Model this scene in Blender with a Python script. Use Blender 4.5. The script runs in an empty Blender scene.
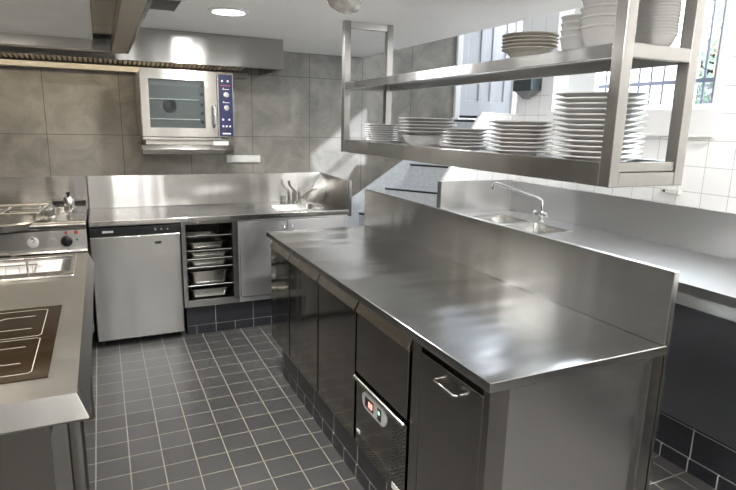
import bpy, bmesh, math, random
from mathutils import Vector, Matrix
random.seed(7)
S = bpy.context.scene
COL = S.collection
pi = math.pi

# ------------------------------------------------------------------ camera
FPX, YAW, PITCH, ROLL = 560.06, -0.44318, -0.211736, -0.0226898
CAM_H = 1.6
cam_d = bpy.data.cameras.new('camera')
cam = bpy.data.objects.new('camera', cam_d)
COL.objects.link(cam)
S.camera = cam
cam_d.sensor_fit = 'HORIZONTAL'
cam_d.sensor_width = 36.0
cam_d.lens = FPX * 36.0 / 736.0
cam_d.clip_start = 0.02
_yaw = Matrix.Rotation(YAW, 3, 'Z')
_pit = Matrix.Rotation(PITCH, 3, 'X')
_cc, _sc = math.cos(ROLL), math.sin(ROLL)
_rol = Matrix(((_cc, 0, _sc), (0, 1, 0), (-_sc, 0, _cc)))
_m = _yaw @ _pit @ _rol
_r, _f, _u = _m.col[0], _m.col[1], _m.col[2]
cam.matrix_world = Matrix(((_r[0], _u[0], -_f[0], 0), (_r[1], _u[1], -_f[1], 0), (_r[2], _u[2], -_f[2], CAM_H), (0, 0, 0, 1)))

# ------------------------------------------------------------------ world, exposure
W = bpy.data.worlds.new('world')
S.world = W
W.use_nodes = True
bg = W.node_tree.nodes['Background']
bg.inputs['Color'].default_value = (0.86, 0.93, 1.0, 1)
bg.inputs['Strength'].default_value = 9.0
S.view_settings.view_transform = 'Standard'
S.view_settings.look = 'None'
S.view_settings.gamma = 1.0
S.view_settings.use_curve_mapping = False
S.view_settings.exposure = 0.88


def area(name, loc, sx, sy, power, color=(1, 1, 1), direction=(0, 0, -1), spread=None, disk=False):
    d = bpy.data.lights.new(name, 'AREA')
    d.shape = 'DISK' if disk else 'RECTANGLE'
    d.size = sx
    if not disk:
        d.size_y = sy
    d.energy = power
    d.color = color
    if spread:
        d.spread = spread
    o = bpy.data.objects.new(name, d)
    COL.objects.link(o)
    o.location = loc
    o.rotation_euler = Vector(direction).to_track_quat('-Z', 'Y').to_euler()
    return o


WARM = (1.0, 0.85, 0.62)
NEUT = (1.0, 0.98, 0.95)
# daylight through the window in the right hand wall and down the stairwell
portal = area('window_portal', (3.36, 2.75, 2.18), 1.24, 0.86, 1, (1, 1, 1), (-1, 0, 0))
portal.data.cycles.is_portal = True
area('stair_daylight', (3.9, 4.35, 2.8), 1.6, 0.9, 12, (0.86, 0.92, 1.0), (-0.35, -0.1, -1))
sun_d = bpy.data.lights.new('sun', 'SUN')
sun_d.energy = 4.5
sun_d.angle = math.radians(1.2)
sun_d.color = (0.92, 0.94, 1.0)
sun = bpy.data.objects.new('sun', sun_d)
COL.objects.link(sun)
sun.rotation_euler = Vector((-1.27, 2.1, -1.0)).to_track_quat('-Z', 'Y').to_euler()
# strip lamps inside the two extraction hoods
area('wall_hood_lamp', (-0.35, 4.30, 2.02), 2.4, 0.06, 4.5, WARM, (0, .35, -1))
area('cooking_hood_lamp', (-0.55, 1.35, 1.995), 0.2, 0.7, 9, (1.0, 0.90, 0.76))

# ------------------------------------------------------------------ materials
def newmat(name):
    m = bpy.data.materials.new(name)
    m.use_nodes = True
    nt = m.node_tree
    return m, nt, nt.nodes['Principled BSDF']


def plain(name, color, rough=0.5, metal=0.0, noise=0.04, nscale=18.0, bump=0.0, coat=0.0, trans=0.0, ior=1.45):
    m, nt, b = newmat(name)
    b.inputs['Roughness'].default_value = rough
    b.inputs['Metallic'].default_value = metal
    b.inputs['Coat Weight'].default_value = coat
    b.inputs['Transmission Weight'].default_value = trans
    b.inputs['IOR'].default_value = ior
    tc = nt.nodes.new('ShaderNodeTexCoord')
    n = nt.nodes.new('ShaderNodeTexNoise')
    n.inputs['Scale'].default_value = nscale
    n.inputs['Detail'].default_value = 3
    nt.links.new(tc.outputs['Object'], n.inputs['Vector'])
    r = nt.nodes.new('ShaderNodeValToRGB')
    r.color_ramp.elements[0].position = 0.3
    r.color_ramp.elements[1].position = 0.7
    r.color_ramp.elements[0].color = tuple(c * (1 - noise) for c in color) + (1,)
    r.color_ramp.elements[1].color = tuple(min(1, c * (1 + noise)) for c in color) + (1,)
    nt.links.new(n.outputs['Fac'], r.inputs['Fac'])
    nt.links.new(r.outputs['Color'], b.inputs['Base Color'])
    if bump:
        bp = nt.nodes.new('ShaderNodeBump')
        bp.inputs['Strength'].default_value = bump
        bp.inputs['Distance'].default_value = 0.002
        nt.links.new(n.outputs['Fac'], bp.inputs['Height'])
        nt.links.new(bp.outputs['Normal'], b.inputs['Normal'])
    return m


def brushed(name, grain, color=(0.585, 0.585, 0.58), rough=0.185, var=0.03, smudge=0.08, bump=0.05, aniso=0.75):
    """stainless steel: fine grain drawn along one axis, soft wear patches in the roughness"""
    m, nt, b = newmat(name)
    b.inputs['Metallic'].default_value = 1.0
    N = nt.nodes.new
    L = nt.links.new
    tc = N('ShaderNodeTexCoord')
    mp = N('ShaderNodeMapping')
    sc = {'x': (.8, 34, 34), 'y': (34, .8, 34), 'z': (34, 34, .8), 'n': (6, 6, 6)}[grain]
    mp.inputs['Scale'].default_value = sc
    L(tc.outputs['Object'], mp.inputs['Vector'])
    n = N('ShaderNodeTexNoise')
    n.inputs['Scale'].default_value = 1.0
    n.inputs['Detail'].default_value = 2
    L(mp.outputs['Vector'], n.inputs['Vector'])
    n2 = N('ShaderNodeTexNoise')
    n2.inputs['Scale'].default_value = 3.2
    n2.inputs['Detail'].default_value = 5
    n2.inputs['Roughness'].default_value = 0.6
    L(tc.outputs['Object'], n2.inputs['Vector'])
    a = N('ShaderNodeMath'); a.operation = 'MULTIPLY_ADD'
    a.inputs[1].default_value = var
    a.inputs[2].default_value = rough - var / 2
    L(n.outputs['Fac'], a.inputs[0])
    c = N('ShaderNodeMath'); c.operation = 'MULTIPLY_ADD'
    c.inputs[1].default_value = smudge
    L(n2.outputs['Fac'], c.inputs[0])
    L(a.outputs[0], c.inputs[2])
    L(c.outputs[0], b.inputs['Roughness'])
    mx = N('ShaderNodeMix'); mx.data_type = 'RGBA'
    mx.inputs[6].default_value = tuple(v * 0.96 for v in color) + (1,)
    mx.inputs[7].default_value = tuple(min(1, v * 1.03) for v in color) + (1,)
    L(n.outputs['Fac'], mx.inputs[0])
    L(mx.outputs[2], b.inputs['Base Color'])
    # sheet metal is never perfectly flat
    n3 = N('ShaderNodeTexNoise')
    n3.inputs['Scale'].default_value = 2.3
    n3.inputs['Detail'].default_value = 1
    mp3 = N('ShaderNodeMapping')
    mp3.inputs['Scale'].default_value = {'x': (2.6, .3, .3), 'y': (.3, 2.6, .3), 'z': (.3, .3, 2.6), 'n': (1, 1, 1)}[grain]
    L(tc.outputs['Object'], mp3.inputs['Vector'])
    L(mp3.outputs['Vector'], n3.inputs['Vector'])
    bp2 = N('ShaderNodeBump')
    bp2.inputs['Strength'].default_value = 0.5
    bp2.inputs['Distance'].default_value = 0.012
    L(n3.outputs['Fac'], bp2.inputs['Height'])
    L(bp2.outputs['Normal'], b.inputs['Normal'])
    if aniso and grain != 'n':
        ge = N('ShaderNodeNewGeometry')
        cr_ = N('ShaderNodeVectorMath'); cr_.operation = 'CROSS_PRODUCT'
        L(ge.outputs['Normal'], cr_.inputs[0])
        g = {'x': (1, 0.01, 0.02), 'y': (0.01, 1, 0.02), 'z': (0.01, 0.02, 1)}[grain]
        cr_.inputs[1].default_value = g
        L(cr_.outputs[0], b.inputs['Tangent'])
        b.inputs['Anisotropic'].default_value = aniso
    return m


def tiles(name, ax, size, origin, color, grout, joint, rough=0.4, var=0.12, speck=0.0, bump=0.4, cloud=0.0, cloud_col=None, coat=0.0):
    """square grid tiles; ax = the two world axes that span the surface"""
    m, nt, b = newmat(name)
    N = nt.nodes.new
    L = nt.links.new
    b.inputs['Coat Weight'].default_value = coat
    tc = N('ShaderNodeTexCoord')
    sp = N('ShaderNodeSeparateXYZ')
    L(tc.outputs['Object'], sp.inputs[0])
    cb = N('ShaderNodeCombineXYZ')
    for i, k in enumerate(ax):
        s = N('ShaderNodeMath'); s.operation = 'SUBTRACT'
        s.inputs[1].default_value = origin[i] - 40 * size[i]
        L(sp.outputs['XYZ'.index(k.upper())], s.inputs[0])
        L(s.outputs[0], cb.inputs[i])
    br = N('ShaderNodeTexBrick')
    br.offset = 0
    br.squash = 1
    br.inputs['Scale'].default_value = 1
    br.inputs['Brick Width'].default_value = size[0]
    br.inputs['Row Height'].default_value = size[1]
    br.inputs['Mortar Size'].default_value = joint / 2
    br.inputs['Mortar Smooth'].default_value = 0.2
    br.inputs['Bias'].default_value = 0
    br.inputs['Color1'].default_value = tuple(c * (1 - var) for c in color) + (1,)
    br.inputs['Color2'].default_value = tuple(c * (1 + var) for c in color) + (1,)
    br.inputs['Mortar'].default_value = tuple(grout) + (1,)
    L(cb.outputs[0], br.inputs['Vector'])
    col = br.outputs['Color']
    inv = N('ShaderNodeMath'); inv.operation = 'SUBTRACT'
    inv.inputs[0].default_value = 1
    L(br.outputs['Fac'], inv.inputs[1])
    if speck:
        n = N('ShaderNodeTexNoise')
        n.inputs['Scale'].default_value = 220
        n.inputs['Detail'].default_value = 2
        L(tc.outputs['Object'], n.inputs['Vector'])
        r = N('ShaderNodeMapRange')
        r.inputs[1].default_value = 0.3; r.inputs[2].default_value = 0.7
        r.inputs[3].default_value = 1 - speck; r.inputs[4].default_value = 1 + speck
        L(n.outputs['Fac'], r.inputs[0])
        mx = N('ShaderNodeMix'); mx.data_type = 'RGBA'; mx.blend_type = 'MULTIPLY'
        mx.inputs[0].default_value = 1
        L(col, mx.inputs[6])
        L(r.outputs[0], mx.inputs[7])
        col = mx.outputs[2]
    if cloud:
        n = N('ShaderNodeTexNoise')
        n.inputs['Scale'].default_value = 4.5
        n.inputs['Detail'].default_value = 7
        n.inputs['Roughness'].default_value = 0.62
        n.inputs['Distortion'].default_value = 0.6
        L(tc.outputs['Object'], n.inputs['Vector'])
        r = N('ShaderNodeMapRange')
        r.inputs[1].default_value = 0.35; r.inputs[2].default_value = 0.68
        r.inputs[4].default_value = cloud
        L(n.outputs['Fac'], r.inputs[0])
        k = N('ShaderNodeMath'); k.operation = 'MULTIPLY'
        L(r.outputs[0], k.inputs[0]); L(inv.outputs[0], k.inputs[1])
        mx = N('ShaderNodeMix'); mx.data_type = 'RGBA'
        L(k.outputs[0], mx.inputs[0])
        L(col, mx.inputs[6])
        mx.inputs[7].default_value = tuple(cloud_col) + (1,)
        col = mx.outputs[2]
    L(col, b.inputs['Base Color'])
    rr = N('ShaderNodeMapRange')
    rr.inputs[3].default_value = rough; rr.inputs[4].default_value = 0.85
    L(br.outputs['Fac'], rr.inputs[0])
    L(rr.outputs[0], b.inputs['Roughness'])
    bp = N('ShaderNodeBump')
    bp.inputs['Strength'].default_value = bump
    bp.inputs['Distance'].default_value = 0.003
    L(inv.outputs[0], bp.inputs['Height'])
    L(bp.outputs['Normal'], b.inputs['Normal'])
    return m


def emis(name, color, strength):
    m, nt, b = newmat(name)
    b.inputs['Base Color'].default_value = (0.8, 0.8, 0.8, 1)
    b.inputs['Emission Color'].default_value = tuple(color) + (1,)
    b.inputs['Emission Strength'].default_value = strength
    return m


STX = brushed('steel_grain_x', 'x')
STY = brushed('steel_grain_y', 'y')
STZ = brushed('steel_grain_z', 'z')
SATX = brushed('satin_steel', 'x', (0.66, 0.66, 0.66), 0.33, 0.03, 0.06)
STN = brushed('steel_polished_tube', 'n', (0.66, 0.65, 0.62), 0.18, 0.04, 0.05, 0.02)
TOPI = brushed('island_top_steel', 'y', (0.56, 0.56, 0.555), 0.15, 0.03, 0.11, 0.05, 0.6)
DOORS = brushed('island_door_steel', 'y', (0.30, 0.285, 0.265), 0.09, 0.02, 0.05, 0.03, 0.35)
DARKST = brushed('dark_cabinet_steel', 'y', (0.32, 0.31, 0.295), 0.19, 0.05, 0.06, 0.03)
BLUEST = brushed('film_covered_door_steel', 'x', (0.25, 0.255, 0.285), 0.30, 0.05, 0.06, 0.03)
FRST = brushed('fridge_door_steel', 'x', (0.60, 0.60, 0.595), 0.16, 0.03, 0.12, 0.06)
GALV = plain('galvanised_steel', (0.60, 0.63, 0.66), 0.5, 0.1, 0.10, 30, 0.05)
CHROME = plain('chrome', (0.85, 0.85, 0.86), 0.07, 1.0, 0.02)
BLACK = plain('black_plastic', (0.012, 0.012, 0.013), 0.35)
GAPDARK = plain('dark_gap', (0.02, 0.02, 0.02), 0.7)  # near-black colour standing in for shade in gaps and slots
PORC = plain('white_glazed_porcelain', (0.60, 0.595, 0.585), 0.16, 0, 0.01, 6, 0, 0.5)
CREAM = plain('cream_glazed_stoneware', (0.54, 0.515, 0.455), 0.2, 0, 0.02, 6, 0, 0.4)
BROWN = plain('dark_plate_rim', (0.06, 0.045, 0.03), 0.3, 0, 0.05, 6)
CEIL = plain('ceiling_paint', (0.88, 0.87, 0.86), 0.75, 0, 0.015, 3, 0.05)
WHITE = plain('white_paint', (0.82, 0.82, 0.81), 0.5, 0, 0.02, 5)
DOORP = plain('pale_grey_door_paint', (0.50, 0.50, 0.53), 0.45, 0, 0.02, 5)
FLOOR = tiles('slate_grey_floor_tile', 'xy', (0.1464, 0.1464), (-0.1265, 2.687), (0.046, 0.0455, 0.0455), (0.27, 0.25, 0.20), 0.0055, 0.42, 0.12, 0.35, 0.5)
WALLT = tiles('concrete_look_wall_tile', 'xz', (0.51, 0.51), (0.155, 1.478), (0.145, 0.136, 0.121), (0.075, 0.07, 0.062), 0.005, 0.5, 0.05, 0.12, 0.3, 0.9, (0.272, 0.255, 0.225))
WALL_L = tiles('concrete_look_side_tile', 'yz', (0.51, 0.51), (0.155, 1.478), (0.30, 0.29, 0.275), (0.12, 0.11, 0.10), 0.006, 0.5, 0.05, 0.12, 0.3, 0.8, (0.40, 0.385, 0.36))
WHT_YZ = tiles('white_glazed_tile_side', 'yz', (0.158, 0.15), (2.271, 1.252), (0.88, 0.88, 0.87), (0.45, 0.45, 0.44), 0.004, 0.14, 0.01, 0, 0.4)
WHT_XZ = tiles('white_glazed_tile_front', 'xz', (0.158, 0.15), (2.44, 1.252), (0.88, 0.88, 0.87), (0.45, 0.45, 0.44), 0.004, 0.14, 0.01, 0, 0.4)
KICK_Y = tiles('black_kick_tile_side', 'yz', (0.2928, 0.15), (2.687, 0.066), (0.022, 0.023, 0.028), (0.5, 0.49, 0.46), 0.007, 0.3, 0.12, 0.2, 0.4)  # grout coloured paler than on the front faces to offset the shade here
KICK_X = tiles('black_kick_tile_front', 'xz', (0.2928, 0.15), (0.713, 0.066), (0.022, 0.023, 0.028), (0.20, 0.195, 0.185), 0.006, 0.3, 0.12, 0.2, 0.4)
SKIRT_Y = tiles('black_skirt_tile_side', 'yz', (0.1464, 0.2), (2.687, -.1), (0.022, 0.023, 0.028), (0.5, 0.49, 0.46), 0.007, 0.3, 0.12, 0.2, 0.4)  # same paler grout, brightened in colour against the shade
SKIRT_X = tiles('black_skirt_tile_front', 'xz', (0.1464, 0.2), (0.713, -.1), (0.022, 0.023, 0.028), (0.20, 0.195, 0.185), 0.006, 0.3, 0.12, 0.2, 0.4)
GLASSB = plain('brown_black_hob_glass', (0.016, 0.009, 0.004), 0.10, 0, 0.05, 4, 0, 0.0)
LINE = plain('pale_printed_line', (0.45, 0.43, 0.39), 0.4)


def thin_glass(name, tint, refl=0.08):
    m, nt, b = newmat(name)
    N = nt.nodes.new; L = nt.links.new
    tr = N('ShaderNodeBsdfTransparent'); tr.inputs[0].default_value = tuple(tint) + (1,)
    gl = N('ShaderNodeBsdfGlossy'); gl.inputs['Roughness'].default_value = 0.03
    mx = N('ShaderNodeMixShader')
    mx.inputs[0].default_value = refl * .6; L(tr.outputs[0], mx.inputs[1]); L(gl.outputs[0], mx.inputs[2])
    L(mx.outputs[0], nt.nodes['Material Output'].inputs[0])
    return m


GLASS = thin_glass('clear_glass', (0.95, 0.97, 0.98))
BLUE = plain('blue_control_panel', (0.006, 0.008, 0.05), 0.35)
RED = plain('red_mark', (0.40, 0.06, 0.04), 0.4)
GREEN = plain('green_mark', (0.03, 0.25, 0.12), 0.4)
REDLED = emis('red_display', (1, 0.08, 0.03), 1.3)
GREENLED = emis('green_switch_light', (0.2, 1, 0.6), 0.8)
PLW = plain('white_plastic', (0.60, 0.60, 0.57), 0.35)
PLG = plain('grey_plastic', (0.42, 0.42, 0.42), 0.4)
LAMP = emis('lamp_glow', (1.0, 0.96, 0.88), 14.0)
SHADE = plain('frosted_lamp_glass', (0.62, 0.58, 0.54), 0.18, 0.3, 0.25, 22, 0.2)


# ------------------------------------------------------------------ mesh helpers
class MB:
    def __init__(s):
        s.bm = bmesh.new()

    def box(s, x0, x1, y0, y1, z0, z1):
        v = [s.bm.verts.new(p) for p in ((x0, y0, z0), (x1, y0, z0), (x1, y1, z0), (x0, y1, z0), (x0, y0, z1), (x1, y0, z1), (x1, y1, z1), (x0, y1, z1))]
        for f in ((0, 3, 2, 1), (4, 5, 6, 7), (0, 1, 5, 4), (1, 2, 6, 5), (2, 3, 7, 6), (3, 0, 4, 7)):
            s.bm.faces.new([v[i] for i in f])
        return s

    def prism(s, pts, axis, a, b):
        """extrude a 2D outline (in the two other axes, in order) from a to b along axis"""
        def P(p, t):
            q = list(p); q.insert('xyz'.index(axis), t); return q
        A = [s.bm.verts.new(P(p, a)) for p in pts]
        B = [s.bm.verts.new(P(p, b)) for p in pts]
        n = len(pts)
        s.bm.faces.new(A); s.bm.faces.new(list(reversed(B)))
        for i in range(n):
            s.bm.faces.new((A[i], B[i], B[(i + 1) % n], A[(i + 1) % n]))
        return s

    def loft(s, lo, hi):
        A = [s.bm.verts.new(p) for p in lo]
        B = [s.bm.verts.new(p) for p in hi]
        n = len(lo)
        s.bm.faces.new(list(reversed(A))); s.bm.faces.new(B)
        for i in range(n):
            s.bm.faces.new((A[i], A[(i + 1) % n], B[(i + 1) % n], B[i]))
        return s

    def tube(s, pts, r, n=10, closed=False):
        pts = [Vector(p) for p in pts]
        rings = []
        N = len(pts)
        up = None
        for i, p in enumerate(pts):
            if closed:
                t = (pts[(i + 1) % N] - pts[i - 1]).normalized()
            else:
                t = (pts[min(i + 1, N - 1)] - pts[max(i - 1, 0)]).normalized()
            if up is None:
                up = t.orthogonal().normalized()
            else:
                up = (up - t * up.dot(t)).normalized()
            w = t.cross(up)
            rr = r[i] if isinstance(r, (list, tuple)) else r
            rings.append([s.bm.verts.new(p + (up * math.cos(2 * pi * k / n) + w * math.sin(2 * pi * k / n)) * rr) for k in range(n)])
        for i in range(N if closed else N - 1):
            a, b = rings[i], rings[(i + 1) % N]
            for k in range(n):
                s.bm.faces.new((a[k], a[(k + 1) % n], b[(k + 1) % n], b[k]))
        if not closed:
            s.bm.faces.new(list(reversed(rings[0]))); s.bm.faces.new(rings[-1])
        return s

    def lathe(s, prof, c=(0, 0, 0), n=40, axis='z'):
        c = Vector(c)
        def P(r, h, a):
            x, y = r * math.cos(a), r * math.sin(a)
            if axis == 'z': return c + Vector((x, y, h))
            if axis == 'y': return c + Vector((x, h, y))
            return c + Vector((h, x, y))
        rings = []
        for r, h in prof:
            if r < 1e-6:
                rings.append([s.bm.verts.new(P(0, h, 0))])
            else:
                rings.append([s.bm.verts.new(P(r, h, 2 * pi * k / n)) for k in range(n)])
        for a, b in zip(rings, rings[1:]):
            for k in range(n):
                k2 = (k + 1) % n
                if len(a) == 1 and len(b) == 1: continue
                if len(a) == 1: s.bm.faces.new((a[0], b[k2], b[k]))
                elif len(b) == 1: s.bm.faces.new((a[k], a[k2], b[0]))
                else: s.bm.faces.new((a[k], a[k2], b[k2], b[k]))
        return s

    def slab(s, xs, ys, z0, z1, holes):
        """slab on a grid, cells in holes left open"""
        vt, vb = {}, {}
        def g(d, i, j, z):
            if (i, j) not in d: d[(i, j)] = s.bm.verts.new((xs[i], ys[j], z))
            return d[(i, j)]
        nx, ny = len(xs) - 1, len(ys) - 1
        solid = lambda i, j: 0 <= i < nx and 0 <= j < ny and (i, j) not in holes
        for i in range(nx):
            for j in range(ny):
                if not solid(i, j): continue
                T = [g(vt, i, j, z1), g(vt, i + 1, j, z1), g(vt, i + 1, j + 1, z1), g(vt, i, j + 1, z1)]
                B = [g(vb, i, j, z0), g(vb, i + 1, j, z0), g(vb, i + 1, j + 1, z0), g(vb, i, j + 1, z0)]
                s.bm.faces.new(T); s.bm.faces.new(list(reversed(B)))
                for k, (di, dj) in enumerate(((0, -1), (1, 0), (0, 1), (-1, 0))):
                    if not solid(i + di, j + dj):
                        s.bm.faces.new((T[k], B[k], B[(k + 1) % 4], T[(k + 1) % 4]))
        return s

    def basin(s, x0, x1, y0, y1, ztop, depth, t=0.004, taper=0.02, rnd=0.04):
        """open rounded tray: outer and inner skins with thickness"""
        def rr(a0, a1, b0, b1, z, r):
            out = []
            for cx, cy, st in ((a1 - r, b1 - r, 0), (a0 + r, b1 - r, 90), (a0 + r, b0 + r, 180), (a1 - r, b0 + r, 270)):
                for k in range(5):
                    an = math.radians(st + k * 22.5)
                    out.append(s.bm.verts.new((cx + r * math.cos(an), cy + r * math.sin(an), z)))
            return out
        zb = ztop - depth
        o1 = rr(x0, x1, y0, y1, ztop, rnd)
        i1 = rr(x0 + t, x1 - t, y0 + t, y1 - t, ztop, rnd - t * .5)
        i2 = rr(x0 + taper, x1 - taper, y0 + taper, y1 - taper, zb + t + .012, rnd)
        i3 = rr(x0 + taper + .012, x1 - taper - .012, y0 + taper + .012, y1 - taper - .012, zb + t, rnd)
        o2 = rr(x0 + taper - t, x1 - taper + t, y0 + taper - t, y1 - taper + t, zb, rnd)
        n = len(o1)
        for a, b in ((o2, o1), (o1, i1), (i1, i2), (i2, i3)):
            for k in range(n):
                s.bm.faces.new((a[k], a[(k + 1) % n], b[(k + 1) % n], b[k]))
        s.bm.faces.new(i3); s.bm.faces.new(list(reversed(o2)))
        return s

    def build(s, name, mat, parent=None, bevel=0.0, smooth=False, seg=2):
        bmesh.ops.recalc_face_normals(s.bm, faces=s.bm.faces[:])
        off = Vector((0, 0, 0))
        p = parent
        while p is not None:
            off += p.location; p = p.parent
        if off.length > 0:
            bmesh.ops.translate(s.bm, vec=-off, verts=s.bm.verts[:])
        me = bpy.data.meshes.new(name)
        s.bm.to_mesh(me); s.bm.free()
        me.materials.append(mat)
        o = bpy.data.objects.new(name, me)
        COL.objects.link(o)
        if parent is not None:
            o.parent = parent
        if smooth:
            for f in me.polygons: f.use_smooth = True
        if bevel:
            b = o.modifiers.new('bevel', 'BEVEL')
            b.width = bevel; b.segments = seg; b.limit_method = 'ANGLE'; b.angle_limit = math.radians(40)
            for f in me.polygons: f.use_smooth = True
            w = o.modifiers.new('weighted', 'WEIGHTED_NORMAL')
            w.keep_sharp = True
        elif smooth:
            try:
                me.set_sharp_from_angle(angle=math.radians(40))
            except Exception:
                pass
        return o


def box(*a): return MB().box(*a)


def tag(o, label, cat=None, group=None, kind=None):
    o['label'] = label
    if cat: o['category'] = cat
    if group: o['group'] = group
    if kind: o['kind'] = kind
    return o


def struct(o):
    o['kind'] = 'structure'
    return o


def thing(name, label, cat, loc, group=None):
    o = bpy.data.objects.new(name, None)
    COL.objects.link(o)
    o.empty_display_size = 0.1
    o.location = loc
    return tag(o, label, cat, group)


def text(body, size, loc, rot, mat, parent, name, extrude=0.0004):
    """real lettering turned into a mesh"""
    cu = bpy.data.curves.new(name, 'FONT')
    cu.body = body; cu.size = size; cu.extrude = extrude
    cu.align_x = 'CENTER'; cu.align_y = 'CENTER'
    t = bpy.data.objects.new(name, cu)
    COL.objects.link(t)
    bpy.context.view_layer.update()
    me = bpy.data.meshes.new_from_object(t)
    bpy.data.objects.remove(t)
    me.transform(Matrix.Translation(loc) @ rot.to_4x4())
    off = Vector((0, 0, 0)); p = parent
    while p is not None:
        off += p.location; p = p.parent
    me.transform(Matrix.Translation(-off))
    me.materials.clear(); me.materials.append(mat)
    o = bpy.data.objects.new(name, me)
    COL.objects.link(o)
    o.parent = parent
    return o


ROT_FRONT = Matrix(((1, 0, 0), (0, 0, -1), (0, 1, 0)))       # faces -y
ROT_LEFT = Matrix(((0, 0, -1), (-1, 0, 0), (0, 1, 0)))        # faces -x

ZC = 0.915          # worktop height
YW = 4.82           # back wall
XW = 3.14           # right wall
ZL = 2.19           # lowered ceiling

# ================================================================== SETTING
struct(box(-2.2, 3.3, -2.2, 5.0, -0.1, 0).build('floor', FLOOR))
struct(MB().box(-2.2, 2.18, -2.2, YW, ZL, 2.35).box(2.18, 3.34, -2.2, 3.70, 2.85, 2.95).box(2.18, 5.2, 3.70, 5.3, 2.85, 2.95).build('ceiling', CEIL))
struct(MB().box(-2.2, 3.19, YW, YW + .12, 0, 2.85).box(3.95, 5.2, YW, YW + .12, 0, 2.85).box(3.19, 3.95, YW, YW + .12, 0, 1.68).build('wall_back', WALLT))
struct(box(-2.32, -2.2, -2.32, YW + .12, 0, 2.95).build('wall_left', WALL_L))
struct(box(-2.2, 3.34, -2.32, -2.2, 0, 2.95).build('wall_front', WALLT))
# right wall with the window opening
WY0, WY1, WZ0, WZ1 = 2.12, 3.38, 1.735, 2.62
struct(MB().box(XW, XW + .2, -2.2, WY0, 0, 2.85).box(XW, XW + .2, WY1, 3.80, 0, 2.85).box(XW, XW + .2, WY0, WY1, 0, WZ0).box(XW, XW + .2, WY0, WY1, WZ1, 2.85).build('wall_right', WHT_YZ))
# tiled parapet beside the stairs
struct(MB().prism([(2.43, 0), (2.43, 1.17), (2.77, 1.715), (XW, 1.715), (XW, 0)], 'y', 3.765, 3.80).build('wall_stair', WHT_XZ))
struct(box(XW + .2, 5.2, 3.70, 3.80, 1.3, 2.85).build('wall_landing', WHITE))
# black tiled plinths
struct(box(0.968, 1.60, 1.60, 3.29, 0.066, 0.209).build('baseboard_island', KICK_Y))
struct(box(0.962, 1.60, 1.60, 3.295, 0, 0.066).build('trim_1', SKIRT_Y))
struct(box(0.50, 1.79, 4.225, YW, 0.066, 0.215).build('baseboard_back', KICK_X))
struct(box(0.50, 1.79, 4.215, YW, 0, 0.066).build('trim_2', SKIRT_X))
struct(box(2.455, XW, -1.0, 3.76, 0.066, 0.235).build('baseboard_right', KICK_Y))
struct(box(2.445, XW, -1.0, 3.76, 0, 0.066).build('trim_3', SKIRT_Y))
struct(box(2.178, 2.196, -2.2, YW, ZL, 2.85).build('trim_4', CEIL))

# window
win = struct(bpy.data.objects.new('window_1', None)); COL.objects.link(win); win.location = (XW, 2.75, WZ0)
MB().box(XW - .02, XW, WY0 - .045, WY1 + .04, WZ0 - .15, WZ0 - .004).box(XW - .028, XW, WY0 - .045, WY1 + .04, WZ0 - .165, WZ0 - .15).build('window_apron', WHITE, win, 0.003)
MB().box(XW - .015, XW, WY0 - .045, WY0, WZ0 - .004, WZ1 + .04).box(XW - .015, XW, WY1, WY1 + .04, WZ0 - .004, WZ1 + .04).box(XW - .015, XW, WY0, WY1, WZ1, WZ1 + .04).build('window_frame', WHITE, win, 0.003)
f = MB()
f.box(XW + .13, XW + .17, WY0, WY1, WZ0, WZ0 + .03).box(XW + .13, XW + .17, WY0, WY1, WZ1 - .03, WZ1)
f.box(XW + .13, XW + .17, WY0, WY0 + .03, WZ0 + .03, WZ1 - .03).box(XW + .13, XW + .17, 3.12, WY1, WZ0 + .03, WZ1 - .03)
f.build('window_sash', WHITE, win, 0.003)
box(XW + .148, XW + .152, WY0 + .03, 3.12, WZ0 + .03, WZ1 - .03).build('window_pane', GLASS, win)

# panelled door at the head of the stairs
dr = struct(bpy.data.objects.new('door_1', None)); COL.objects.link(dr); dr.location = (3.55, YW, 1.68)
MB().box(3.19, 3.25, YW - .03, YW + .05, 1.68, 2.85).box(3.89, 3.95, YW - .03, YW + .05, 1.68, 2.85).build('door_frame', WHITE, dr, 0.004)
d = MB().box(3.25, 3.89, YW + .01, YW + .05, 1.71, 2.85)
d.build('door_leaf', DOORP, dr)
d = MB()
for a, b_ in ((3.25, 3.335), (3.48, 3.535), (3.62, 3.685), (3.79, 3.89)):
    d.box(a, b_, YW - .005, YW + .01, 1.71, 2.85)
d.box(3.25, 3.89, YW - .0045, YW + .01, 1.71, 1.86)
d.build('door_rails', DOORP, dr, 0.006)
box(3.25, 3.89, YW + .005, YW + .045, 1.682, 1.71).build('door_threshold', GAPDARK, dr)

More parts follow.
